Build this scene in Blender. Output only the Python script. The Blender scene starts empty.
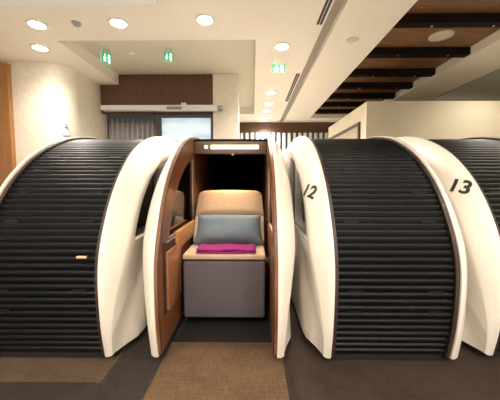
import bpy, bmesh, math, random
from mathutils import Vector
random.seed(5)
SC = bpy.context.scene
COL = SC.collection
CAM_Z = 1.14
CEIL = 2.79
PI = math.pi

# ------------------------------------------------------------------ materials
def mat(name, color, rough=0.5, metal=0.0, spec=0.5, emit=None, estr=0.0, coat=0.0, ior=None):
    m = bpy.data.materials.new(name); m.use_nodes = True
    b = m.node_tree.nodes['Principled BSDF']
    b.inputs['Base Color'].default_value = (*color, 1)
    b.inputs['Roughness'].default_value = rough
    b.inputs['Metallic'].default_value = metal
    b.inputs['Specular IOR Level'].default_value = spec
    if ior: b.inputs['IOR'].default_value = ior
    if coat: b.inputs['Coat Weight'].default_value = coat; b.inputs['Coat Roughness'].default_value = .08
    if emit:
        b.inputs['Emission Color'].default_value = (*emit, 1)
        b.inputs['Emission Strength'].default_value = estr
    return m

def nt(m):
    t = m.node_tree
    return t, t.nodes, t.links, t.nodes['Principled BSDF']

def noise_color(m, c1, c2, scale=(10, 10, 10), detail=4, lo=.35, hi=.65, bump=0.0, nscale=5.0, dist=.002):
    t, N, L, b = nt(m)
    tc = N.new('ShaderNodeTexCoord'); mp = N.new('ShaderNodeMapping')
    mp.inputs['Scale'].default_value = scale
    L.new(tc.outputs['Object'], mp.inputs['Vector'])
    nz = N.new('ShaderNodeTexNoise'); nz.inputs['Scale'].default_value = nscale; nz.inputs['Detail'].default_value = detail
    L.new(mp.outputs['Vector'], nz.inputs['Vector'])
    cr = N.new('ShaderNodeValToRGB')
    cr.color_ramp.elements[0].position = lo; cr.color_ramp.elements[0].color = (*c1, 1)
    cr.color_ramp.elements[1].position = hi; cr.color_ramp.elements[1].color = (*c2, 1)
    L.new(nz.outputs['Fac'], cr.inputs['Fac']); L.new(cr.outputs['Color'], b.inputs['Base Color'])
    if bump:
        bp = N.new('ShaderNodeBump'); bp.inputs['Strength'].default_value = bump; bp.inputs['Distance'].default_value = dist
        L.new(nz.outputs['Fac'], bp.inputs['Height']); L.new(bp.outputs['Normal'], b.inputs['Normal'])
    return m

def carpet(name, c1, c2):
    m = mat(name, c1, .95, spec=.15)
    t, N, L, b = nt(m)
    tc = N.new('ShaderNodeTexCoord')
    def band(sx, sy):
        mp = N.new('ShaderNodeMapping'); mp.inputs['Scale'].default_value = (sx, sy, 1)
        L.new(tc.outputs['Object'], mp.inputs['Vector'])
        nz = N.new('ShaderNodeTexNoise'); nz.inputs['Scale'].default_value = 1; nz.inputs['Detail'].default_value = 3
        L.new(mp.outputs['Vector'], nz.inputs['Vector']); return nz
    a = band(9, 160); c = band(140, 12); d = band(3, 3)
    mx = N.new('ShaderNodeMath'); mx.operation = 'ADD'
    L.new(a.outputs['Fac'], mx.inputs[0]); L.new(c.outputs['Fac'], mx.inputs[1])
    mx2 = N.new('ShaderNodeMath'); mx2.operation = 'ADD'
    L.new(mx.outputs[0], mx2.inputs[0]); L.new(d.outputs['Fac'], mx2.inputs[1])
    cr = N.new('ShaderNodeValToRGB')
    dv = N.new('ShaderNodeMath'); dv.operation = 'DIVIDE'; dv.inputs[1].default_value = 3
    L.new(mx2.outputs[0], dv.inputs[0]); L.new(dv.outputs[0], cr.inputs['Fac'])
    cr.color_ramp.elements[0].position = .4; cr.color_ramp.elements[0].color = (*c1, 1)
    cr.color_ramp.elements[1].position = .6; cr.color_ramp.elements[1].color = (*c2, 1)
    L.new(cr.outputs['Color'], b.inputs['Base Color'])
    bp = N.new('ShaderNodeBump'); bp.inputs['Strength'].default_value = .5; bp.inputs['Distance'].default_value = .004
    L.new(dv.outputs[0], bp.inputs['Height']); L.new(bp.outputs['Normal'], b.inputs['Normal'])
    return m

M = {}
M['shell'] = mat('white_lacquer', (.76, .71, .63), .36, coat=.2)
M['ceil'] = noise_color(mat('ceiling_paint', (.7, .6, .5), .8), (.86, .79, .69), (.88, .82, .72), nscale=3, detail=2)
M['ceil_cool'] = mat('cool_white_paint', (.88, .9, .93), .8)
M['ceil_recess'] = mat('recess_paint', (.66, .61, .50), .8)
M['ceil_grey'] = mat('grey_ceiling_paint', (.72, .72, .64), .8)
M['wall'] = noise_color(mat('cream_plaster', (.72, .66, .54), .75), (.72, .65, .53), (.78, .71, .60), nscale=2, detail=3)
M['partition'] = mat('partition_paint', (.70, .63, .46), .7)
M['groove'] = mat('groove_shade', (.36, .31, .26), .8)  # ceiling tone darkened, the groove's shade put into the colour
M['slot'] = mat('slot_black', (.02, .018, .016), .6)
M['dark'] = mat('matte_black', (.008, .008, .009), .7, spec=.2)
M['felt'] = mat('black_felt', (.004, .004, .005), 1.0, spec=.05)
M['slat'] = mat('black_slat', (.004, .0045, .005), .40, spec=.19)
M['plinth'] = mat('plinth_black', (.012, .011, .010), .6)
M['seam'] = mat('dark_edge', (.035, .026, .022), .45)
def wood(name, c1, c2, scale, rough=.35, coat=.15, nscale=4.):
    return noise_color(mat(name, c1, rough, coat=coat), c1, c2, scale=scale, detail=8, lo=.3, hi=.7, nscale=nscale)
M['walnut'] = wood('walnut_veneer', (.15, .05, .019), (.26, .098, .038), (2, 12, .8))
M['dark_wood'] = wood('dark_walnut', (.035, .016, .011), (.055, .026, .018), (2, 12, .8), .45, .05)
M['walnut_part_lit'] = wood('part_lit_walnut', (.24, .09, .036), (.36, .15, .06), (2, 2, 14))  # walnut brightened for the tray, light put into the colour
M['walnut_lit'] = wood('lit_walnut', (.42, .18, .06), (.55, .26, .10), (2, 2, 14))  # walnut paler still for the armrest, pod lamp's light put into the colour
M['wood_header'] = wood('dark_panel_wood', (.085, .035, .016), (.13, .058, .028), (14, 1, 1), .55, 0)
M['wood_ceiling'] = wood('ceiling_plank_wood', (.12, .055, .022), (.27, .135, .055), (1.2, 14, 1), .55, 0)
M['beam'] = wood('dark_beam_wood', (.009, .005, .0035), (.015, .008, .005), (1, 14, 1), .6, 0)
M['beam'].node_tree.nodes['Principled BSDF'].inputs['Specular IOR Level'].default_value = .08
M['wood_panel'] = wood('honey_wood', (.30, .13, .045), (.40, .19, .07), (14, 1, .8), .45, 0)
M['glass'] = mat('tinted_glass', (.004, .004, .004), .02, spec=.8, ior=1.75)
M['glass_frame'] = mat('glazing_frame', (.05, .045, .04), .4)
M['metal'] = mat('brushed_metal', (.75, .72, .68), .3, metal=1)
M['hood'] = mat('hood_metal', (.24, .18, .13), .38, metal=.3)
M['seat_fabric'] = noise_color(mat('mauve_fabric', (.2, .17, .19), .9, spec=.2), (.105, .09, .10), (.13, .112, .125), nscale=14, bump=.15)
M['seat_top'] = noise_color(mat('tan_leather', (.55, .40, .27), .6), (.52, .38, .26), (.58, .43, .30), nscale=6)
M['back_top'] = noise_color(mat('tan_headrest', (.55, .38, .24), .55), (.52, .36, .23), (.58, .41, .27), nscale=5)
M['back_low'] = noise_color(mat('cream_backrest', (.62, .53, .42), .65), (.6, .51, .40), (.66, .57, .46), nscale=6)
M['pillow'] = noise_color(mat('slate_blue_cotton', (.10, .16, .22), .85, spec=.2), (.16, .22, .265), (.23, .285, .32), scale=(1, 1, 1.5), nscale=4, detail=2, bump=.1, dist=.01)
M['pillow_edge'] = mat('slate_blue_piping', (.07, .11, .16), .8)
M['blanket'] = noise_color(mat('magenta_fleece', (.28, .03, .17), .95, spec=.1), (.24, .022, .14), (.33, .04, .20), nscale=20, bump=.3)
M['lamp_warm'] = mat('warm_lamp', (1, .9, .75), .5, emit=(1, .82, .56), estr=.75)
M['lamp'] = mat('downlight_glow', (1, .95, .9), .5, emit=(1, .93, .83), estr=40)
M['white'] = mat('white_plastic', (.75, .73, .70), .4)
M['grey'] = mat('grey_plastic', (.30, .29, .28), .5)
M['cream_disc'] = mat('cream_grille', (.62, .56, .46), .6)
M['green'] = mat('green_sign', (.01, .25, .09), .4, emit=(.03, .5, .2), estr=.3)
M['sign_white'] = mat('sign_white', (.8, .85, .8), .4, emit=(.7, .9, .75), estr=.5)
M['ink'] = mat('black_ink', (.01, .009, .009), .5)
M['tab'] = mat('beige_tab', (.62, .45, .27), .5)
M['curtain'] = noise_color(mat('grey_curtain', (.4, .37, .36), .9), (.36, .33, .32), (.46, .44, .43), nscale=8)
M['curtain_glow'] = mat('backlit_curtain', (.30, .33, .34), .9)
M['view'] = mat('window_view', (.3, .4, .45), .5)
M['picture'] = noise_color(mat('abstract_print', (.45, .38, .26), .6), (.12, .085, .05), (.62, .55, .40), nscale=14, detail=8, lo=.44, hi=.54)
M['frame'] = mat('dark_frame', (.04, .03, .022), .4)
M['slat_white'] = mat('white_slat', (.70, .70, .66), .6)
M['teal'] = mat('teal_void', (.03, .05, .055), .5)
M['floor'] = carpet('brown_carpet', (.026, .018, .013), (.046, .032, .024))
M['floor_tile'] = carpet('tan_carpet', (.062, .042, .025), (.10, .070, .042))
M['floor_dark'] = carpet('dark_or_shaded_carpet', (.026, .020, .017), (.045, .036, .030))  # dark front carpet; also stands for the shadow in the gap between pods
M['bounce_floor'] = noise_color(mat('pale_bounce_floor', (.7, .64, .56), .35), (.78, .73, .66), (.84, .80, .74), nscale=2)  # added pale floor out of view, reflects light up to the ceiling
M['floor_strip'] = carpet('carpet_strip', (.075, .045, .025), (.13, .08, .046))  # warmer, paler carpet along the strip before the open pod

# glowing daylight behind the glass door: soft pale sky with white shapes
t, N, L, b = nt(M['view'])
tc = N.new('ShaderNodeTexCoord'); mp = N.new('ShaderNodeMapping'); mp.inputs['Scale'].default_value = (.8, 1, 3.2)
nz = N.new('ShaderNodeTexNoise'); nz.inputs['Scale'].default_value = 1.6; nz.inputs['Detail'].default_value = 2
cr = N.new('ShaderNodeValToRGB')
cr.color_ramp.elements[0].position = .38; cr.color_ramp.elements[0].color = (.42, .58, .66, 1)
cr.color_ramp.elements[1].position = .55; cr.color_ramp.elements[1].color = (.9, .97, 1, 1)
L.new(tc.outputs['Object'], mp.inputs['Vector']); L.new(mp.outputs['Vector'], nz.inputs['Vector'])
L.new(nz.outputs['Fac'], cr.inputs['Fac']); L.new(cr.outputs['Color'], b.inputs['Emission Color'])
b.inputs['Emission Strength'].default_value = .36

# ------------------------------------------------------------------ helpers
def link(name, me, parent=None, loc=(0, 0, 0)):
    o = bpy.data.objects.new(name, me); COL.objects.link(o); o.location = loc
    if parent: o.parent = parent
    return o

def tag(o, label=None, cat=None, group=None, kind=None):
    if label: o['label'] = label
    if cat: o['category'] = cat
    if group: o['group'] = group
    if kind: o['kind'] = kind
    return o

def mesh(name, verts, faces, mats, smooth=False, idx=None, auto=None):
    me = bpy.data.meshes.new(name); me.from_pydata([tuple(v) for v in verts], [], faces)
    for m in (mats if isinstance(mats, (list, tuple)) else [mats]): me.materials.append(m)
    if idx:
        for p, i in zip(me.polygons, idx): p.material_index = i
    bm = bmesh.new(); bm.from_mesh(me); bmesh.ops.recalc_face_normals(bm, faces=bm.faces)
    if auto is not None:
        for f in bm.faces: f.smooth = True
        for e in bm.edges:
            if len(e.link_faces) == 2 and e.calc_face_angle(0) > math.radians(auto): e.smooth = False
    bm.to_mesh(me); bm.free()
    if smooth:
        for p in me.polygons: p.use_smooth = True
    return me

def boxes_mesh(name, boxes, m, bevel=0.0, seg=2):
    """boxes: (x0,x1,y0,y1,z0,z1) all in one mesh"""
    bm = bmesh.new()
    for (x0, x1, y0, y1, z0, z1) in boxes:
        vs = [bm.verts.new(p) for p in ((x0, y0, z0), (x1, y0, z0), (x1, y1, z0), (x0, y1, z0),
                                        (x0, y0, z1), (x1, y0, z1), (x1, y1, z1), (x0, y1, z1))]
        for f in ((3, 2, 1, 0), (4, 5, 6, 7), (0, 1, 5, 4), (1, 2, 6, 5), (2, 3, 7, 6), (3, 0, 4, 7)):
            bm.faces.new([vs[i] for i in f])
    if bevel:
        bmesh.ops.bevel(bm, geom=bm.edges[:], offset=bevel, segments=seg, profile=.5, affect='EDGES')
    me = bpy.data.meshes.new(name); bm.to_mesh(me); bm.free(); me.materials.append(m)
    if bevel:
        for p in me.polygons: p.use_smooth = True
    return me

def box(name, b, m, parent=None, bevel=0.0, seg=2):
    """a box object whose origin is the centre of its base"""
    x0, x1, y0, y1, z0, z1 = b
    c = ((x0 + x1) / 2, (y0 + y1) / 2, z0)
    o = link(name, boxes_mesh(name, [(x0 - c[0], x1 - c[0], y0 - c[1], y1 - c[1], 0, z1 - z0)], m, bevel, seg), parent, c)
    return o

def lathe(name, prof, m, n=32, cap=True):
    vs, fs = [], []
    for (r, z) in prof:
        for i in range(n):
            a = 2 * PI * i / n; vs.append((r * math.cos(a), r * math.sin(a), z))
    for k in range(len(prof) - 1):
        for i in range(n):
            j = (i + 1) % n
            fs.append((k * n + i, k * n + j, (k + 1) * n + j, (k + 1) * n + i))
    if cap:
        fs.append(tuple(range(n))); fs.append(tuple((len(prof) - 1) * n + i for i in range(n)))
    return mesh(name, vs, fs, m, auto=35)

def empty(name, loc=(0, 0, 0)):
    o = bpy.data.objects.new(name, None); COL.objects.link(o); o.location = loc; o.empty_display_size = .2
    return o

def catmull(P, n):
    out = []
    for i in range(len(P) - 1):
        p0 = P[max(i - 1, 0)]; p1 = P[i]; p2 = P[i + 1]; p3 = P[min(i + 2, len(P) - 1)]
        for k in range(n):
            t = k / n
            out.append(tuple(.5 * (2 * p1[a] + (p2[a] - p0[a]) * t + (2 * p0[a] - 5 * p1[a] + 4 * p2[a] - p3[a]) * t * t
                                   + (-p0[a] + 3 * p1[a] - 3 * p2[a] + p3[a]) * t ** 3) for a in (0, 1)))
    out.append(P[-1]); return out

def cross(a, b): return a[0] * b[1] - a[1] * b[0]

def offset_line(P, d):
    """offset an open (Y,Z) line to its right side (towards the pod's inside)"""
    out = []
    for i in range(len(P)):
        a = P[max(i - 1, 0)]; b = P[min(i + 1, len(P) - 1)]
        t = (b[0] - a[0], b[1] - a[1]); l = math.hypot(*t)
        out.append((P[i][0] + t[1] / l * d, P[i][1] - t[0] / l * d))
    return out

# ------------------------------------------------------------------ camera
cam = bpy.data.cameras.new('camera'); co = bpy.data.objects.new('camera', cam); COL.objects.link(co)
cam.sensor_width = 36; cam.lens = 36 * 281 / 500; cam.clip_start = .05
co.location = (0, 0, CAM_Z)
co.rotation_euler = (PI / 2 - math.atan(20 / 281), 0, math.atan(3 / 281))
SC.camera = co

# ------------------------------------------------------------------ the pods
PITCH = 1.07; HALF = .369
CX = {'left': -.219 - PITCH, 'open': -.219, 'twelve': .851, 'thirteen': .851 + PITCH - .045}
# outline of a pod seen from the side, (Y, Z) from the front foot over the top to the rear foot
OUT = catmull([(1.668, .04), (1.632, .22), (1.616, .42), (1.618, .58), (1.640, .70), (1.690, .83), (1.772, .98), (1.862, 1.105),
               (1.958, 1.205), (2.10, 1.32), (2.28, 1.423), (2.50, 1.508), (2.75, 1.562), (3.0, 1.585), (3.2, 1.583), (3.42, 1.55), (3.64, 1.46),
               (3.83, 1.29), (3.95, 1.03), (3.99, .70), (3.97, .34), (3.94, .04)], 6)
CEN = (2.40, .95)
WIN_Z0, WIN_Y1 = CAM_Z - .40, 2.75
woff = [p for p in offset_line(OUT, .207) if p[1] > WIN_Z0 + .004 and p[0] < WIN_Y1 - .004]
woff = [(woff[0][0] + .004, WIN_Z0)] + woff + [(WIN_Y1, woff[-1][1] + .005), (WIN_Y1, WIN_Z0)]
# soften the two lower corners and the rear top corner is kept sharp

def ray_hit(poly, ang):
    d = (math.cos(ang), math.sin(ang)); best = None
    for i in range(len(poly)):
        a = poly[i]; b = poly[(i + 1) % len(poly)]
        e = (b[0] - a[0], b[1] - a[1]); den = cross(d, e)
        if abs(den) < 1e-9: continue
        ac = (a[0] - CEN[0], a[1] - CEN[1])
        t = cross(ac, e) / den; s = cross(ac, d) / den
        if t > 0 and -1e-6 <= s <= 1 + 1e-6 and (best is None or t > best): best = t
    return best

def ang_of(p): return math.atan2(p[1] - CEN[1], p[0] - CEN[0])
ANG = sorted(set([round(ang_of(p), 5) for p in OUT] + [round(ang_of(p), 5) for p in (woff[0], woff[-1], woff[-2])] +
                 [round(-PI + 2 * PI * i / 90, 5) for i in range(90)]))
ANG = [a for i, a in enumerate(ANG) if i == 0 or a - ANG[i - 1] > .004 or a in [round(ang_of(p), 5) for p in OUT[:1] + OUT[-1:] + [woff[0], woff[-1], woff[-2]]]]
R_OUT = [ray_hit(OUT, a) for a in ANG]
R_WIN = [ray_hit(woff, a) for a in ANG]
def pt(a, r): return (CEN[0] + r * math.cos(a), CEN[1] + r * math.sin(a))

def sstep(a, b, x):
    t = min(1, max(0, (x - a) / (b - a))); return t * t * (3 - 2 * t)

def bevel_pt(a, r, s):
    """point on the bulging rim: s=0 front edge (x=0 side) .. s=1 crease with the outer face; returns x, y, z"""
    y, z = pt(a, r)
    k = sstep(.04, .75, z)
    kw = max(k, sstep(1.675, 1.93, y) if y < 3 else 1 - sstep(3.7, 3.94, y) if z < .3 else k)
    w = .045 + .078 * max(k, kw)
    h = .012 + .148 * k + .03 * sstep(1.2, 1.5, z)
    q = s * PI / 2
    x = .72 * s + .28 * math.sin(q); ins = .72 * s + .28 * (1 - math.cos(q))
    yy, zz = pt(a, r - h * ins)
    return .022 + (w - .022) * x, yy, zz

def shell_mesh(side):
    n = len(ANG); V = []; rings = []
    def ring(pts):
        s = len(V); V.extend(pts); rings.append(list(range(s, s + n)))
    SEG = 7
    ring([(0, *pt(a, rw)) for a, rw in zip(ANG, R_WIN)])                 # window hole on the inner side
    ring([(0, *pt(a, r)) for a, r in zip(ANG, R_OUT)])
    ring([(.016, *pt(a, r)) for a, r in zip(ANG, R_OUT)])
    for k in range(SEG + 1): ring([bevel_pt(a, r, k / SEG) for a, r in zip(ANG, R_OUT)])
    cre = [V[i] for i in rings[-1]]
    for f in (.5, .85):
        ring([(c[0] + (.12 - c[0]) * f * .9, *pt(a, rw + .03 + (math.hypot(c[1] - CEN[0], c[2] - CEN[1]) - rw - .03) * (1 - f)))
              for a, rw, c in zip(ANG, R_WIN, cre)])
    ring([(.12, *pt(a, rw + .012)) for a, rw in zip(ANG, R_WIN)])
    ring([(.114, *pt(a, rw)) for a, rw in zip(ANG, R_WIN)])
    F = []
    for A, B in zip(rings, rings[1:] + rings[:1]):
        for i in range(n):
            j = (i + 1) % n; F.append((A[i], A[j], B[j], B[i]))
    return mesh('side_shell', [(side * x, y, z) for x, y, z in V], F, M['shell'], auto=42)

def ring_plate(name, x0, x1, outer, inner, m):
    """flat plate between two star outlines (lists of radii), with thickness x0..x1"""
    n = len(ANG); V = []
    for x in (x0, x1):
        V += [(x, *pt(a, r)) for a, r in zip(ANG, outer)]; V += [(x, *pt(a, r)) for a, r in zip(ANG, inner)]
    F = []
    R = [list(range(k * n, (k + 1) * n)) for k in range(4)]
    for A, B in ((R[0], R[1]), (R[1], R[3]), (R[3], R[2]), (R[2], R[0])):
        for i in range(n):
            j = (i + 1) % n; F.append((A[i], A[j], B[j], B[i]))
    return mesh(name, V, F, m, auto=40)

def star_slab(name, x0, x1, radii, m):
    n = len(ANG); V = [(x, *pt(a, r)) for x in (x0, x1) for a, r in zip(ANG, radii)]
    F = [tuple(range(n)), tuple(range(n, 2 * n))] + [(i, (i + 1) % n, n + (i + 1) % n, n + i) for i in range(n)]
    return mesh(name, V, F, m, auto=40)

def arc_resample(P, step):
    L = [0]
    for a, b in zip(P, P[1:]): L.append(L[-1] + math.hypot(b[0] - a[0], b[1] - a[1]))
    n = int(L[-1] / step); out = []; k = 0
    for i in range(n + 1):
        s = i * step
        while k < len(L) - 2 and L[k + 1] < s: k += 1
        t = (s - L[k]) / (L[k + 1] - L[k])
        out.append((P[k][0] + (P[k + 1][0] - P[k][0]) * t, P[k][1] + (P[k + 1][1] - P[k][1]) * t))
    return out

SLAT = .0425
def tambour_mesh(P, hw):
    """roller shutter: rows of rounded slats across x, following the line P"""
    base = arc_resample(P, SLAT / 8)
    prof = []
    nrm = offset_line(base, -1)
    HT = [-.003, .0, .0045, .0080, .0098, .0104, .0098, .0060]
    for i, p in enumerate(base):
        h = HT[i % 8]
        prof.append((p[0] + (nrm[i][0] - p[0]) * h, p[1] + (nrm[i][1] - p[1]) * h))
    inner = offset_line(base, .012)
    n = len(prof); V = []
    for x in (-hw, hw): V += [(x, *p) for p in prof] + [(x, *p) for p in inner]
    F = []
    o1, i1, o2, i2 = 0, n, 2 * n, 3 * n
    for i in range(n - 1):
        F += [(o1 + i, o1 + i + 1, o2 + i + 1, o2 + i), (i1 + i, i1 + i + 1, i2 + i + 1, i2 + i),
              (o1 + i, o1 + i + 1, i1 + i + 1, i1 + i), (o2 + i, o2 + i + 1, i2 + i + 1, i2 + i)]
    F += [(o1, o2, i2, i1), (o1 + n - 1, o2 + n - 1, i2 + n - 1, i1 + n - 1)]
    return mesh('roller_shutter', V, F, M['slat'], auto=50), base, nrm

def curved_sheet(name, P, hw, th, m):
    inner = offset_line(P, th); n = len(P); V = []
    for x in (-hw, hw): V += [(x, *p) for p in P] + [(x, *p) for p in inner]
    F = []
    for i in range(n - 1):
        F += [(i, i + 1, 2 * n + i + 1, 2 * n + i), (n + i, n + i + 1, 3 * n + i + 1, 3 * n + i),
              (i, i + 1, n + i + 1, n + i), (2 * n + i, 2 * n + i + 1, 3 * n + i + 1, 3 * n + i)]
    F += [(0, 2 * n, 3 * n, n), (n - 1, 3 * n - 1, 4 * n - 1, 2 * n - 1)]
    return mesh(name, V, F, m, auto=40)

REC = .036
IN = offset_line(OUT, REC)
iTop = min(range(len(OUT)), key=lambda i: abs(OUT[i][0] - 3.30) + (0 if OUT[i][1] > 1 else 9))
TAMB, TB, TN = tambour_mesh(IN[:iTop + 1], HALF - .022)
BACK = curved_sheet('back_shell', IN[iTop:], HALF - .004, .02, M['felt'])
iHood = min(range(len(OUT)), key=lambda i: abs(OUT[i][0] - 2.80) + (0 if OUT[i][1] > 1 else 9))
ROOF, _, _ = tambour_mesh(IN[iHood:iTop + 1], HALF - .022)
LINER = curved_sheet('roof_liner', offset_line(OUT, REC + .03)[iHood:iTop + 3], HALF - .02, .01, M['felt'])
SH = {s: shell_mesh(s) for s in (-1, 1)}
R_IN = [r - .014 for r in R_OUT]
R_HOLE = [r + .004 for r in R_WIN]
PANEL = {s: ring_plate('inner_panel', s * -.018, 0, R_IN, R_HOLE, M['walnut']) for s in (-1, 1)}
DPANEL = {s: PANEL[s].copy() for s in (-1, 1)}
for _m in DPANEL.values(): _m.materials[0] = M['dark_wood']
EDGE = {s: ring_plate('edge_trim', s * -.024, s * -.0185, [r - .012 for r in R_OUT], [r - .022 for r in R_OUT], M['seam']) for s in (-1, 1)}
PANE = {s: star_slab('window_pane', s * .006, s * .094, [r - .0005 for r in R_WIN], M['glass']) for s in (-1, 1)}
PLINTH = boxes_mesh('plinth', [(-HALF + .02, HALF - .02, 1.72, 3.90, 0, .045), (-HALF - .04, -HALF - .005, 1.74, 3.88, 0, .045), (HALF + .005, HALF + .04, 1.74, 3.88, 0, .045)], M['plinth'])
FLOORPLATE = boxes_mesh('floor_plate', [(-HALF + .02, HALF - .02, 1.90, 3.92, 0, .02), (-HALF - .04, -HALF - .005, 1.74, 3.88, 0, .045), (HALF + .005, HALF + .04, 1.74, 3.88, 0, .045)], M['plinth'])

def number_mesh(txt, size):
    """black bold slanted digits wrapped onto the bulging rim of a pod's left shell"""
    cu = bpy.data.curves.new('number', 'FONT'); cu.body = txt; cu.size = size; cu.shear = .45; cu.offset = size * .03
    cu.align_x = 'CENTER'; cu.resolution_u = 4
    ob = bpy.data.objects.new('number', cu); COL.objects.link(ob)
    bpy.context.view_layer.update()
    me = bpy.data.meshes.new_from_object(ob.evaluated_get(bpy.context.evaluated_depsgraph_get()))
    bpy.data.objects.remove(ob)
    bm = bmesh.new(); bm.from_mesh(me)
    bmesh.ops.triangulate(bm, faces=bm.faces[:])
    for _ in range(2):
        bmesh.ops.subdivide_edges(bm, edges=[e for e in bm.edges if e.calc_length() > size * .12], cuts=1)
        bmesh.ops.triangulate(bm, faces=bm.faces[:])
    return me, bm

def number_part(txt, size, z_mid, s_mid, parent, tilt=math.radians(23)):
    me, bm = number_mesh(txt, size)
    # arc length along the outline near z_mid
    front = [(a, r) for a, r in zip(ANG, R_OUT) if pt(a, r)[0] < 2.9 and pt(a, r)[1] > .3]
    def at_z(z):
        best = min(front, key=lambda q: abs(pt(*q)[1] - z)); i = front.index(best)
        y0, z0 = pt(*best)
        for j in (i - 1, i + 1):
            if 0 <= j < len(front):
                z1 = pt(*front[j])[1]
                if (z - z0) * (z - z1) <= 0 and z1 != z0:
                    t = (z - z0) / (z1 - z0)
                    return best[0] + (front[j][0] - best[0]) * t, best[1] + (front[j][1] - best[1]) * t
        return best
    slope = 1.35                                     # dz per metre of arc on this stretch
    for v in bm.verts:
        u0, h0 = v.co.x, v.co.y - size * .34
        u = u0 * math.cos(tilt) + h0 * math.sin(tilt); h = h0 * math.cos(tilt) - u0 * math.sin(tilt)
        a, r = at_z(z_mid + h * slope)
        s = s_mid - u / .165
        e = 1e-3
        p = Vector(bevel_pt(a, r, s)); ps = Vector(bevel_pt(a, r, s + .02)); pa = Vector(bevel_pt(a, r - 0, s))
        a2, r2 = at_z(z_mid + h * slope + .01); pz = Vector(bevel_pt(a2, r2, s))
        nrm = (ps - p).cross(pz - p).normalized()
        if nrm.y > 0: nrm = -nrm
        q = p + nrm * .0016
        v.co = (-q.x, q.y, q.z)
    bm.to_mesh(me); bm.free(); me.materials.clear(); me.materials.append(M['ink'])
    o = link('number', me, parent, (-HALF, 0, 0)); tag(o, 'black slanted number %s' % txt); return o

CLIP = boxes_mesh('shutter_clip', [(-.045, .045, -.006, .006, -.012, .012)], M['dark'])
def pod_base(key, label, closed=True):
    root = empty('sleeping_pod', (CX[key], 0, 0))
    tag(root, label, 'sleeping pod', 'sleeping pods standing in a row')
    for s in (-1, 1):
        sh = link('side_shell', SH[s], root, (s * HALF, 0, 0))
        link('window_pane', PANE[s], sh)
        ip = link('inner_panel', (DPANEL if closed else PANEL)[s], root, (s * HALF, 0, 0)); tag(ip, 'dark brown inner edge' if closed else 'walnut wood inner panel')
        link('edge_trim', EDGE[s], ip)
    link('back_shell', BACK, root)
    if closed:
        sh = link('roller_shutter', TAMB, root); tag(sh, 'black ribbed roller shutter, closed')
        link('plinth', PLINTH, root)
        for k in (7, 10, 20, 25, 30, 34):
            i = k * 8
            if i >= len(TB): continue
            for sx in (-.24, .24):
                c = link('shutter_clip', CLIP, sh, (sx, TB[i][0], TB[i][1]))
                d = TB[i + 1][0] - TB[i][0], TB[i + 1][1] - TB[i][1]
                c.rotation_euler = (math.atan2(d[1], d[0]) - PI / 2, 0, 0)
    else:
        link('floor_plate', FLOORPLATE, root)
    return root

podL = pod_base('left', 'closed black shuttered pod left of the open one, with a small tan pull tab')
tabo = box('pull_tab', (-.03 + .27, .03 + .27, -.008, .008, -.007, .007), M['tab'], podL, .003); tabo.location = (.27, 1.632, .675)
tag(tabo, 'small tan pull tab')
pod12 = pod_base('twelve', 'closed black shuttered pod marked 12, just right of the open pod')
number_part('12', .108, CAM_Z - .045, .74, pod12)
pod13 = pod_base('thirteen', 'closed pod marked 13 at the right edge of the photo')
pod13.location.y = .04
number_part('13', .108, CAM_Z - .018, .52, pod13)
podO = pod_base('open', 'open sleeping pod with a walnut lined interior, tan seat and glowing light strip', False)

# open pod: hood, seat and fittings (local to the pod's root)
link('roof_shutter', ROOF, podO); link('roof_liner', LINER, podO)
hood = box('hood', (-HALF + .02, HALF - .02, 2.745, 2.82, CAM_Z + .254, CAM_Z + .376), M['hood'], podO, .006)
top = box('hood_cap', (-HALF + .019, HALF - .019, 2.74, 2.84, CAM_Z + .3765, CAM_Z + .394), M['dark'], podO, .003)
def sub(name, b, m, par, bev=0):
    o = box(name, b, m, None, bev); o.parent = par; o.location = Vector(o.location) - Vector(par.location); return o
strip = sub('light_strip', (-.19, .275, 2.728, 2.744, CAM_Z + .296, CAM_Z + .338), M['lamp_warm'], hood, .007); tag(strip, 'glowing warm light strip')
rl = link('reading_light', lathe('reading_light', [(.018, 0), (.018, .012), (.015, .018), (.001, .016)], M['lamp_warm']), hood, (-.235, -.037, .064)); rl.rotation_euler = (PI / 2, 0, 0)
sn = link('sensor', lathe('sensor', [(.016, 0), (.016, -.008), (.008, -.014), (.001, -.014)], M['white']), hood, (.02, -.012, .0))
# seat
def soft_box(name, hx, hy, hz, m, bev, levels=2, seg=3):
    return boxes_mesh(name, [(-hx, hx, -hy, hy, -hz, hz)], m, bev, seg)
SEAT_Y0, SEAT_Z = 2.075, .58
sb = link('seat_base', soft_box('seat_base', .312, .30, .222, M['seat_fabric'], .022), podO, (0.0, SEAT_Y0 + .30, .306)); tag(sb, 'mauve grey seat front')
st = link('seat_cushion', soft_box('seat_cushion', .314, .30, .022, M['seat_top'], .015), podO, (0, SEAT_Y0 + .298, SEAT_Z - .02)); tag(st, 'tan seat cushion')
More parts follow.
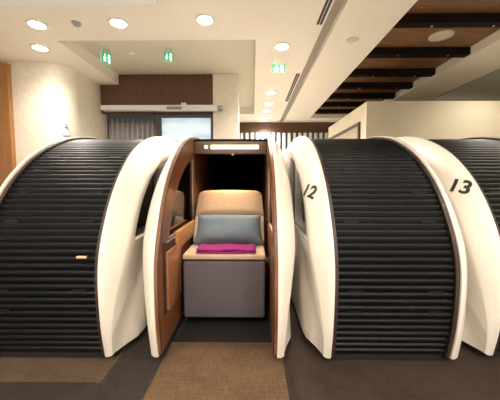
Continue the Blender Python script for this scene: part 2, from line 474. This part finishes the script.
# backrest: lower cream half and curved tan headrest, leaning back
def lean_panel(name, w0, w1, l0, l1, th, m, round_top=0.0, bow=.0):
    """panel along the lean direction from l0 to l1, half width w0 to w1"""
    NX, NL = 16, 14; V = []; lean = math.radians(28)
    def P(u, l, t):
        y = 2.50 + math.sin(lean) * l + math.cos(lean) * t; z = .56 + math.cos(lean) * l - math.sin(lean) * t
        return (u, y, z)
    for side in (0, 1):
        for j in range(NL + 1):
            f = j / NL; l = l0 + (l1 - l0) * f; w = w0 + (w1 - w0) * f
            if round_top and l > l1 - round_top:
                q = (l - (l1 - round_top)) / round_top; w -= round_top * (1 - math.sqrt(max(0, 1 - q * q)))
            for i in range(NX + 1):
                s = -1 + 2 * i / NX; e = abs(s) ** 6; ej = max(abs(2 * f - 1), 0) ** 10
                t = -th * (1 - .6 * max(e, ej)) if side == 0 else th * .5
                V.append(P(w * s, l + (-bow * s * s if round_top else 0) * f, t))
    n1 = (NX + 1) * (NL + 1); F = []
    idx = lambda s, j, i: s * n1 + j * (NX + 1) + i
    for s in (0, 1):
        for j in range(NL):
            for i in range(NX): F.append((idx(s, j, i), idx(s, j, i + 1), idx(s, j + 1, i + 1), idx(s, j + 1, i)))
    for j in range(NL):
        for i in (0, NX): F.append((idx(0, j, i), idx(0, j + 1, i), idx(1, j + 1, i), idx(1, j, i)))
    for i in range(NX):
        for j in (0, NL): F.append((idx(0, j, i), idx(0, j, i + 1), idx(1, j, i + 1), idx(1, j, i)))
    return mesh(name, V, F, m, auto=60)
bk = link('backrest', lean_panel('backrest', .318, .318, .02, .27, .05, M['back_low']), podO); tag(bk, 'cream lower backrest')
hd = link('headrest', lean_panel('headrest', .318, .300, .272, .535, .06, M['back_top'], .05, .008), podO); tag(hd, 'tan upper backrest')
# left side fittings
LX = -HALF + .0185
arm = box('armrest', (LX, LX + .03, 2.00, 2.66, CAM_Z - .50, CAM_Z - .372), M['walnut_lit'], podO, .006); tag(arm, 'walnut armrest ledge, lamplight in its colour')
tbk = box('tray_recess', (LX, LX + .006, 1.74, 2.13, CAM_Z - .87, CAM_Z - .40), M['seam'], podO)
sub('tray_table', (LX + .0062, LX + .024, 1.772, 2.10, CAM_Z - .85, CAM_Z - .465), M['walnut_part_lit'], tbk, .004)
sub('tray_rail', (LX + .0062, LX + .016, 1.80, 1.985, CAM_Z - .408, CAM_Z - .402), M['metal'], tbk)

# ------------------------------------------------------------------ pillow and blanket
def pillow_mesh(hw, hh, th):
    N1, N2 = 36, 24; V = []; F = []
    for s in (1, -1):
        for j in range(N2 + 1):
            for i in range(N1 + 1):
                u = -1 + 2 * i / N1; v = -1 + 2 * j / N2
                pinch = 1 - .07 * (1 - abs(u) ** 2) * (abs(v) ** 4); pinch2 = 1 - .05 * (1 - v * v) * abs(u) ** 4
                bul = (max(0, (1 - u ** 4) * (1 - v ** 4))) ** .7 * (1 if s > 0 else .42)
                wr = .004 * math.sin(5 * u + 2 * v) * bul * (1 if s > 0 else 0)
                V.append((u * hw * pinch2 * (1 - .035 * v), -s * (th * bul + .004) - wr, v * hh * pinch))
    n1 = (N1 + 1) * (N2 + 1); ix = lambda s, j, i: s * n1 + j * (N1 + 1) + i
    for s in (0, 1):
        for j in range(N2):
            for i in range(N1): F.append((ix(s, j, i), ix(s, j, i + 1), ix(s, j + 1, i + 1), ix(s, j + 1, i)))
    for j in range(N2):
        for i in (0, N1): F.append((ix(0, j, i), ix(0, j + 1, i), ix(1, j + 1, i), ix(1, j, i)))
    for i in range(N1):
        for j in (0, N2): F.append((ix(0, j, i), ix(0, j, i + 1), ix(1, j, i + 1), ix(1, j, i)))
    return mesh('pillow', V, F, M['pillow'], smooth=True)
pl = link('pillow', pillow_mesh(.292, .135, .11), None, (CX['open'] + .008, 2.435, .706)); pl.rotation_euler = (math.radians(-29), 0, 0)
tag(pl, 'slate blue pillow leaning on the tan seat back', 'pillow')
button = link('care_tag', boxes_mesh('care_tag', [(-.008, .008, -.003, .003, -.008, .008)], M['white'], .001), pl, (.22, -.075, -.075)); tag(button, 'small white tag')
bl = empty('folded_blanket', (CX['open'] + .012, 2.18, SEAT_Z + .003)); tag(bl, 'folded magenta blanket lying in front of the blue pillow', 'blanket')
def fold_mesh(hw, hd, z0, th, seed):
    rnd = random.Random(seed); N1 = 30; ring = []
    for k in range(14):
        a = 2 * PI * k / 14; ring.append((hd * math.copysign(abs(math.cos(a)) ** .35, math.cos(a)), th / 2 * math.copysign(abs(math.sin(a)) ** .6, math.sin(a))))
    V = []; F = []
    ph = rnd.random() * 6
    for i in range(N1 + 1):
        u = -1 + 2 * i / N1; taper = 1 - .9 * abs(u) ** 40
        for (y, z) in ring:
            V.append((u * hw, y * (.97 + .03 * taper) + .006 * math.sin(3 * u + ph), z0 + th / 2 + z * taper + (.004 * math.sin(6 * u + ph + y * 9) if z > 0 else 0)))
    for i in range(N1):
        for k in range(14): F.append((i * 14 + k, i * 14 + (k + 1) % 14, (i + 1) * 14 + (k + 1) % 14, (i + 1) * 14 + k))
    F += [tuple(range(14)), tuple(N1 * 14 + k for k in range(14))]
    return mesh('blanket_fold', V, F, M['blanket'], auto=70)
for k, (hw, hd, z0, th) in enumerate(((.228, .095, 0, .017), (.224, .091, .0172, .021))):
    link('blanket_fold', fold_mesh(hw, hd, z0, th, k), bl)

# ------------------------------------------------------------------ room
def struct(o): o['kind'] = 'structure'; return o
FX0, FX1, FY0, FY1 = -5.0, 6.0, -3.5, 8.4
# one floor: carpet regions plus added unseen pale areas that bounce light
xs = [FX0, -2.6, -.86, -.573, .19, FX1]; ys = [FY0, .3, 1.50, 1.905, 4.02, FY1]
V = [(x, y, 0) for y in ys for x in xs]; F = []; idx = []
for j in range(len(ys) - 1):
    for i in range(len(xs) - 1):
        k = j * len(xs) + i; F.append((k, k + 1, k + 1 + len(xs), k + len(xs)))
        if j in (0, 4): idx.append(4)
        elif i == 3 and j < 3: idx.append(1)
        elif i in (0, 1) and j >= 2: idx.append(2)
        elif i < 3: idx.append(3)
        else: idx.append(0)
fm = mesh('floor', V, F, [M['floor'], M['floor_strip'], M['floor_tile'], M['floor_dark'], M['bounce_floor']], idx=idx)
struct(link('floor', fm))

TH = .2
def slab(x0, x1, y0, y1): return (x0, x1, y0, y1, CEIL, CEIL + TH)
AX0, AX1, AY0, AY1 = -2.33, .03, 3.44, 7.18
BX0, BX1, BY0, BY1 = 1.515, 2.90, 1.0, 7.65
CX0 = 3.66
GX0, GX1 = .752, .875
struct(link('ceiling', boxes_mesh('ceiling', [slab(FX0, AX0, FY0, FY1), slab(AX0, AX1, FY0, AY0), slab(AX0, AX1, AY1, FY1), slab(AX1, GX0, FY0, FY1),
    slab(GX1, BX0, FY0, FY1), slab(BX0, BX1, FY0, BY0), slab(BX0, BX1, BY1, FY1), slab(BX1, CX0, FY0, FY1)], M['ceil'])))
ZA = CEIL + .17
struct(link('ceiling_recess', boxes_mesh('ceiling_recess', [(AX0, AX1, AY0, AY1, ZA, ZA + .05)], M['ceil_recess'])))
struct(link('trim_1', boxes_mesh('trim_1', [(GX0, GX1, FY0, FY1, CEIL + .07, CEIL + .2)], M['groove'])))
struct(link('trim_2', boxes_mesh('trim_2', [(FX0, -.9, .3, 2.74, CEIL - .012, CEIL - .0005)], M['ceil_cool'])))
struct(link('ceiling_planks', boxes_mesh('ceiling_planks', [(BX0, BX1, BY0, BY1, CEIL + .12, CEIL + .2)], M['wood_ceiling'])))
struct(link('ceiling_grey', boxes_mesh('ceiling_grey', [(CX0, FX1, FY0, FY1, CEIL + .16, CEIL + .2)], M['ceil_grey'])))
struct(link('trim_3', boxes_mesh('trim_3', [(CX0 - .0, CX0 + .03, FY0, FY1, CEIL - .0, CEIL + .16)], M['groove'])))

# walls: left wall faces the camera, then turns a rounded corner and runs back
LW = [(-5.0, 4.03), (-2.98, 4.03)] + [(-2.98 + .32 * math.sin(a), 4.35 - .32 * math.cos(a)) for a in [PI / 2 * k / 10 for k in range(1, 10)]] + [(-2.66, 4.35), (-2.66, 5.2), (-2.9, 5.2), (-2.9, 4.6), (-5.0, 4.6)]
n = len(LW); V = [(x, y, z) for z in (0, CEIL) for x, y in LW]
F = [tuple(range(n)), tuple(range(n, 2 * n))] + [(i, (i + 1) % n, n + (i + 1) % n, n + i) for i in range(n)]
struct(link('wall_left', mesh('wall_left', V, F, M['wall'], auto=30)))
struct(link('wall_side', boxes_mesh('wall_side', [(-5.1, -5.0, FY0, 4.6, 0, CEIL)], M['wall'])))
struct(link('wall_far', boxes_mesh('wall_far', [(-2.9, FX1, 8.2, 8.4, 0, CEIL)], M['wood_header'])))
struct(link('wall_east', boxes_mesh('wall_east', [(FX1, FX1 + .1, FY0, FY1, 0, CEIL + .2)], M['partition'])))
struct(link('wall_right', boxes_mesh('wall_right', [(1.68, 5.99, 4.26, 6.38, 0, CAM_Z + 1.16)], M['partition'])))
struct(link('column', boxes_mesh('column', [(-.695, -.26, 4.97, 5.45, 0, ZA)], M['wall'])))
wp = box('wood_panel', (-4.6, -3.40, 3.96, 4.028, 0, CEIL - .04), M['wood_panel']); tag(wp, 'tall honey brown wood panel on the cream wall at the far left', 'wood panel')

# wood header over the glazed front, with sliding door rail, curtain and window
hb = [(-2.655, -.697, 4.98, 5.06, CAM_Z + 1.17, ZA - .001)]
struct(link('wall_back', boxes_mesh('wall_back', hb + [(-2.655, -.697, 4.972, 4.979, CAM_Z + 1.50, CAM_Z + 1.506)] , M['wood_header'])))
rail = empty('door_rail', (-1.56, 4.9, CAM_Z + 1.168)); tag(rail, 'long white sliding door rail across the front of the dark wood header', 'door rail')
box('rail_cover', (-1.03, .95, -.07, .07, .018, .098), M['white'], rail, .008)
ec = box('end_cap', (.951, 1.04, -.06, .06, .026, .09), M['grey'], rail, .006); tag(ec, 'grey end cap')
box('bracket', (.10, .36, -.078, -.0705, .018, .07), M['grey'], rail, .003)
box('sensor', (.335, .42, -.05, .02, .0985, .14), M['white'], rail, .01)
# curtain with eyelets
NP = 170; V = []; F = []
for j, z in enumerate((.05, 1.2, 2.23)):
    for i in range(NP + 1):
        x = -2.60 + .87 * i / NP; V.append((x, 5.13 + .032 * math.sin(i / NP * 2 * PI * 9.5), z))
for j in range(2):
    for i in range(NP): k = j * (NP + 1) + i; F.append((k, k + 1, k + 2 + NP, k + 1 + NP))
cur = empty('curtain', (0, 0, 0)); tag(cur, 'grey pleated curtain hanging below the dark wood header', 'curtain')
cm = link('cloth', mesh('cloth', V, F, M['curtain'], smooth=True), cur)
sd = cm.modifiers.new('thick', 'SOLIDIFY'); sd.thickness = .004
for k in range(9):
    e = link('eyelet', lathe('eyelet', [(.022, 0), (.03, 0), (.03, .008), (.022, .008)], M['seam'], 16, False), cur, (-2.57 + .0985 * k, 5.09, 2.19)); e.rotation_euler = (PI / 2, 0, 0)
link('curtain_rod', boxes_mesh('curtain_rod', [(-2.62, -1.72, 5.17, 5.19, 2.18, 2.20)], M['grey']), cur)
win = struct(link('window_1', boxes_mesh('window_1', [(-1.715, -1.62, 5.02, 5.10, 0, 2.31), (-.745, -.70, 5.02, 5.10, 0, 2.31), (-1.62, -.745, 5.02, 5.10, 2.235, 2.31),
                                                     (-1.62, -.745, 5.02, 5.10, 0, .12)], M['glass_frame'])))
wv = link('window_pane', boxes_mesh('window_pane', [(-1.62, -.745, 5.06, 5.07, .12, 2.235)], M['view']), win)
struct(link('wall_north', boxes_mesh('wall_north', [(-2.9, -.70, 5.3, 5.4, 0, ZA)], M['curtain_glow'])))

# far slatted screen below the dark far header
scn = empty('slatted_screen', (.6, 8.12, 0)); tag(scn, 'white vertical slatted screen at the far end of the corridor', 'screen')
link('backing', boxes_mesh('backing', [(-1.9, 1.9, .03, .05, 0, CAM_Z + 1.34)], M['teal']), scn)
link('slats', boxes_mesh('slats', [(-1.86 + .15 * k, -1.782 + .15 * k, -.02, .029, 0, CAM_Z + 1.335) for k in range(25)], M['slat_white']), scn)

# ------------------------------------------------------------------ ceiling fittings
def downlight_parts(root):
    link('trim_ring', RING, root); link('lens', LENS, root)
RING = lathe('trim_ring', [(.078, -.014), (.096, -.012), (.102, -.001), (.078, -.001)], M['white'], 32, False)
LENS = lathe('lens', [(.077, -.001), (.077, -.012), (.04, -.024), (.001, -.027)], M['lamp'], 32)
SPOTS = [(-2.292, 3.08, 'downlight left in the front row, over the cream wall'), (-2.655, 3.60, 'downlight nearest the cream wall, in front of the ceiling recess'),
         (-1.413, 3.06, 'middle downlight of the front row, left of the recess front edge'), (-.494, 3.01, 'right downlight of the front row, before the recess'),
         (.357, 3.60, 'nearest downlight of the corridor row, in front of the green exit sign'), (.355, 4.36, 'corridor downlight just behind the green exit sign'),
         (.34, 5.42, 'third downlight of the corridor row'), (.335, 6.17, 'fourth downlight of the corridor row'), (.33, 6.85, 'fifth downlight of the corridor row'),
         (.33, 7.80, 'last downlight of the corridor row, by the dark wood far wall')]
def spot_lamp(x, y, power, size=150, z=CEIL - .045):
    l = bpy.data.lights.new('downlight_or_fill_beam', 'SPOT'); l.energy = power; l.spot_size = math.radians(size); l.spot_blend = .9
    l.shadow_soft_size = .06; l.color = (1, .91, .80)
    o = bpy.data.objects.new('downlight_or_fill_beam', l); COL.objects.link(o); o.location = (x, y, z); return o
POW = {0: 60, 1: 40, 9: 150}
for i, (x, y, lab) in enumerate(SPOTS):
    r = empty('ceiling_downlight', (x, y, CEIL)); tag(r, 'glowing round ' + lab, 'downlight', 'recessed ceiling downlights')
    downlight_parts(r); spot_lamp(x, y, POW.get(i, 55))
# added fill spots over the unseen aisle, without fittings, brightening ceiling and pods
for (x, y) in [(-2.3, .9), (-.5, .9), (1.2, .9), (2.6, .8), (-2.3, -.9), (-.5, -.9), (1.2, -.9), (2.6, -.9), (-2.3, -2.4), (-.5, -2.4), (1.2, -2.4), (2.6, -2.4)]:
    spot_lamp(x, y, 110 if y < .5 else 28)
for (x, y) in [(3.3, 2.5), (3.3, 3.6)]: spot_lamp(x, y, 32)  # added unseen fill spots to brighten the right partition and soffit

def exit_sign(loc, rz, w, h, lab, drop):
    r = empty('exit_sign', loc); r.rotation_euler = (0, 0, rz); tag(r, lab, 'exit sign', 'green exit signs hung from the ceiling')
    c = link('housing', boxes_mesh('housing', [(-w / 2, w / 2, 0, .03, -h, 0)], M['white'], .003), r)
    link('sign_face', boxes_mesh('sign_face', [(-w / 2 + .004, w / 2 - .004, -.002, -.0002, -h + .004, -.004)], M['green']), r)
    # white running figure and door
    q = h
    parts = [(-.30, -.02, -.004, -.0022, -.85, -.15), ]
    link('door_symbol', boxes_mesh('door_symbol', [(.12 * w, .36 * w, -.0035, -.0021, -.88 * q, -.14 * q)], M['sign_white']), r)
    man = [(-.20, -.10, -.36, -.18), (-.24, -.10, -.62, -.38), (-.34, -.22, -.56, -.48), (-.12, -.02, -.56, -.47), (-.30, -.20, -.86, -.62), (-.14, -.05, -.84, -.62)]
    link('running_figure', boxes_mesh('running_figure', [(a * w, b * w, -.0035, -.0021, c * q, d * q) for a, b, c, d in man], M['sign_white']), r)
    if drop:
        for x in (-w * .3, w * .3): link('hanger', boxes_mesh('hanger', [(x - .004, x + .004, .011, .019, 0, drop)], M['metal']), r)
exit_sign((-2.03, 4.0, CAM_Z + 1.765), math.radians(62), .155, .16, 'exit sign at the left, close beside the ceiling recess edge', ZA - CAM_Z - 1.765)
exit_sign((-1.17, 4.0, CAM_Z + 1.765), math.radians(25), .13, .13, 'small exit sign in the middle of the ceiling recess', ZA - CAM_Z - 1.765)
exit_sign((.347, 3.95, CAM_Z + 1.575), 0, .185, .115, 'exit sign over the corridor between two downlights', CEIL - CAM_Z - 1.575)

for (x, y, lab) in [(-1.86, 3.06, 'small grey smoke detector between two front downlights')]:
    o = link('smoke_detector', lathe('smoke_detector', [(.045, 0), (.045, -.012), (.03, -.03), (.001, -.032)], M['grey']), None, (x, y, CEIL)); tag(o, lab, 'smoke detector')
o = link('unlit_spotlight', lathe('unlit_spotlight', [(.07, 0), (.07, -.006), (.045, -.010), (.001, -.005)], M['cream_disc']), None, (1.17, 3.45, CEIL)); tag(o, 'unlit cream round fitting in the soffit left of the dark beams', 'ceiling fitting')
o = link('smoke_detector', lathe('round_vent', [(.05, 0), (.05, -.010), (.03, -.022), (.001, -.024)], M['white']), None, (-1.75, 4.15, ZA)); tag(o, 'pale flat detector on the raised ceiling beside the left exit sign', 'smoke detector')
sp = empty('ceiling_speaker', (2.31, 3.61, CEIL + .1195)); tag(sp, 'cream round ceiling speaker between dark wood beams', 'speaker')
link('speaker_ring', lathe('speaker_ring', [(.125, 0), (.138, 0), (.138, -.010), (.125, -.013)], M['cream_disc'], 40, False), sp)
link('grille', lathe('grille', [(.125, 0), (.125, -.009), (.06, -.010), (.001, -.010)], M['cream_disc'], 40), sp)
# slot air diffusers along the groove
for (y0, y1, lab) in [(1.9, 3.12, 'long black slot air vent nearest the camera'), (4.50, 6.05, 'black slot air vent farther along the ceiling groove')]:
    r = empty('slot_vent', (.70, (y0 + y1) / 2, CEIL)); tag(r, lab, 'air vent', 'slot vents beside the ceiling groove'); hl = (y1 - y0) / 2
    link('vent_frame', boxes_mesh('vent_frame', [(-.036, -.030, -hl, hl, -.006, -.0005), (.030, .036, -hl, hl, -.006, -.0005), (-.003, .003, -hl, hl, -.005, -.0005)], M['white']), r)
    link('slots', boxes_mesh('slots', [(-.030, -.003, -hl, hl, -.003, -.0005), (.003, .030, -hl, hl, -.003, -.0005)], M['slot']), r)
# ceiling beams
BE = ['nearest', 'second', 'third', 'fourth', 'fifth', 'sixth', 'farthest']
for k, y1 in enumerate([3.25, 4.02, 4.74, 5.37, 6.0, 6.64, 7.3]):
    o = box('ceiling_beam', (BX0 + .001, BX1 - .001, y1 - .11, y1, CEIL + .025, CEIL + .1198), M['beam'])
    tag(o, '%s dark wood ceiling beam counted from the camera' % BE[k], 'ceiling beam', 'dark beams under the plank ceiling')
    for x in (1.95, 2.62):
        link('stud', lathe('stud', [(.012, 0), (.012, -.006), (.001, -.008)], M['metal'], 12), o, (x - (BX0 + BX1) / 2, -.025 if k % 2 else .02, 0))

# ------------------------------------------------------------------ framed picture and wall fixture
pic = empty('framed_picture', (1.678, 5.35, CAM_Z + .25)); tag(pic, 'abstract print in a dark frame on the white partition behind pod 12', 'picture')
Y0, Y1, Z1 = -.87, .85, .655
link('frame', boxes_mesh('frame', [(-.03, 0, Y0, Y0 + .045, 0, Z1), (-.03, 0, Y1 - .045, Y1, 0, Z1), (-.03, 0, Y0 + .045, Y1 - .045, Z1 - .045, Z1), (-.03, 0, Y0 + .045, Y1 - .045, 0, .045)], M['frame']), pic)
link('print', boxes_mesh('print', [(-.014, -.002, Y0 + .045, Y1 - .045, .045, Z1 - .045)], M['picture']), pic)
fx = empty('wall_dispenser', (-2.725, 4.13, CAM_Z + .635)); fx.rotation_euler = (0, 0, math.radians(40)); tag(fx, 'small white dispenser on the rounded corner of the cream wall', 'dispenser')
box('body', (-.042, .042, -.05, .02, 0, .11), M['white'], fx, .012)
box('nozzle', (-.02, .02, -.075, -.02, .1105, .17), M['grey'], fx, .008)

# ------------------------------------------------------------------ pod lamp and ambient
def area(name, loc, rot, sx, sy, power, color):
    l = bpy.data.lights.new(name, 'AREA'); l.shape = 'RECTANGLE'; l.size = sx; l.size_y = sy; l.energy = power; l.color = color
    o = bpy.data.objects.new(name, l); COL.objects.link(o); o.location = loc; o.rotation_euler = rot; return o
pr = bpy.data.lights.new('pod_reading_beam', 'SPOT'); pr.energy = 10; pr.spot_size = math.radians(120); pr.spot_blend = .6; pr.color = (1, .72, .45); pr.shadow_soft_size = .05
po = bpy.data.objects.new('pod_reading_beam', pr); COL.objects.link(po); po.location = (CX['open'], 2.70, CAM_Z + .25); po.rotation_euler = (math.radians(-4), 0, 0)

w = bpy.data.worlds.new('world'); SC.world = w; w.use_nodes = True
bg = w.node_tree.nodes['Background']; bg.inputs['Color'].default_value = (1, .96, .91, 1); bg.inputs['Strength'].default_value = .30

SC.view_settings.view_transform = 'Standard'; SC.view_settings.look = 'None'
SC.view_settings.exposure = 1.02; SC.view_settings.gamma = 1.0; SC.view_settings.use_curve_mapping = False
SC.cycles.max_bounces = 8; SC.cycles.diffuse_bounces = 5
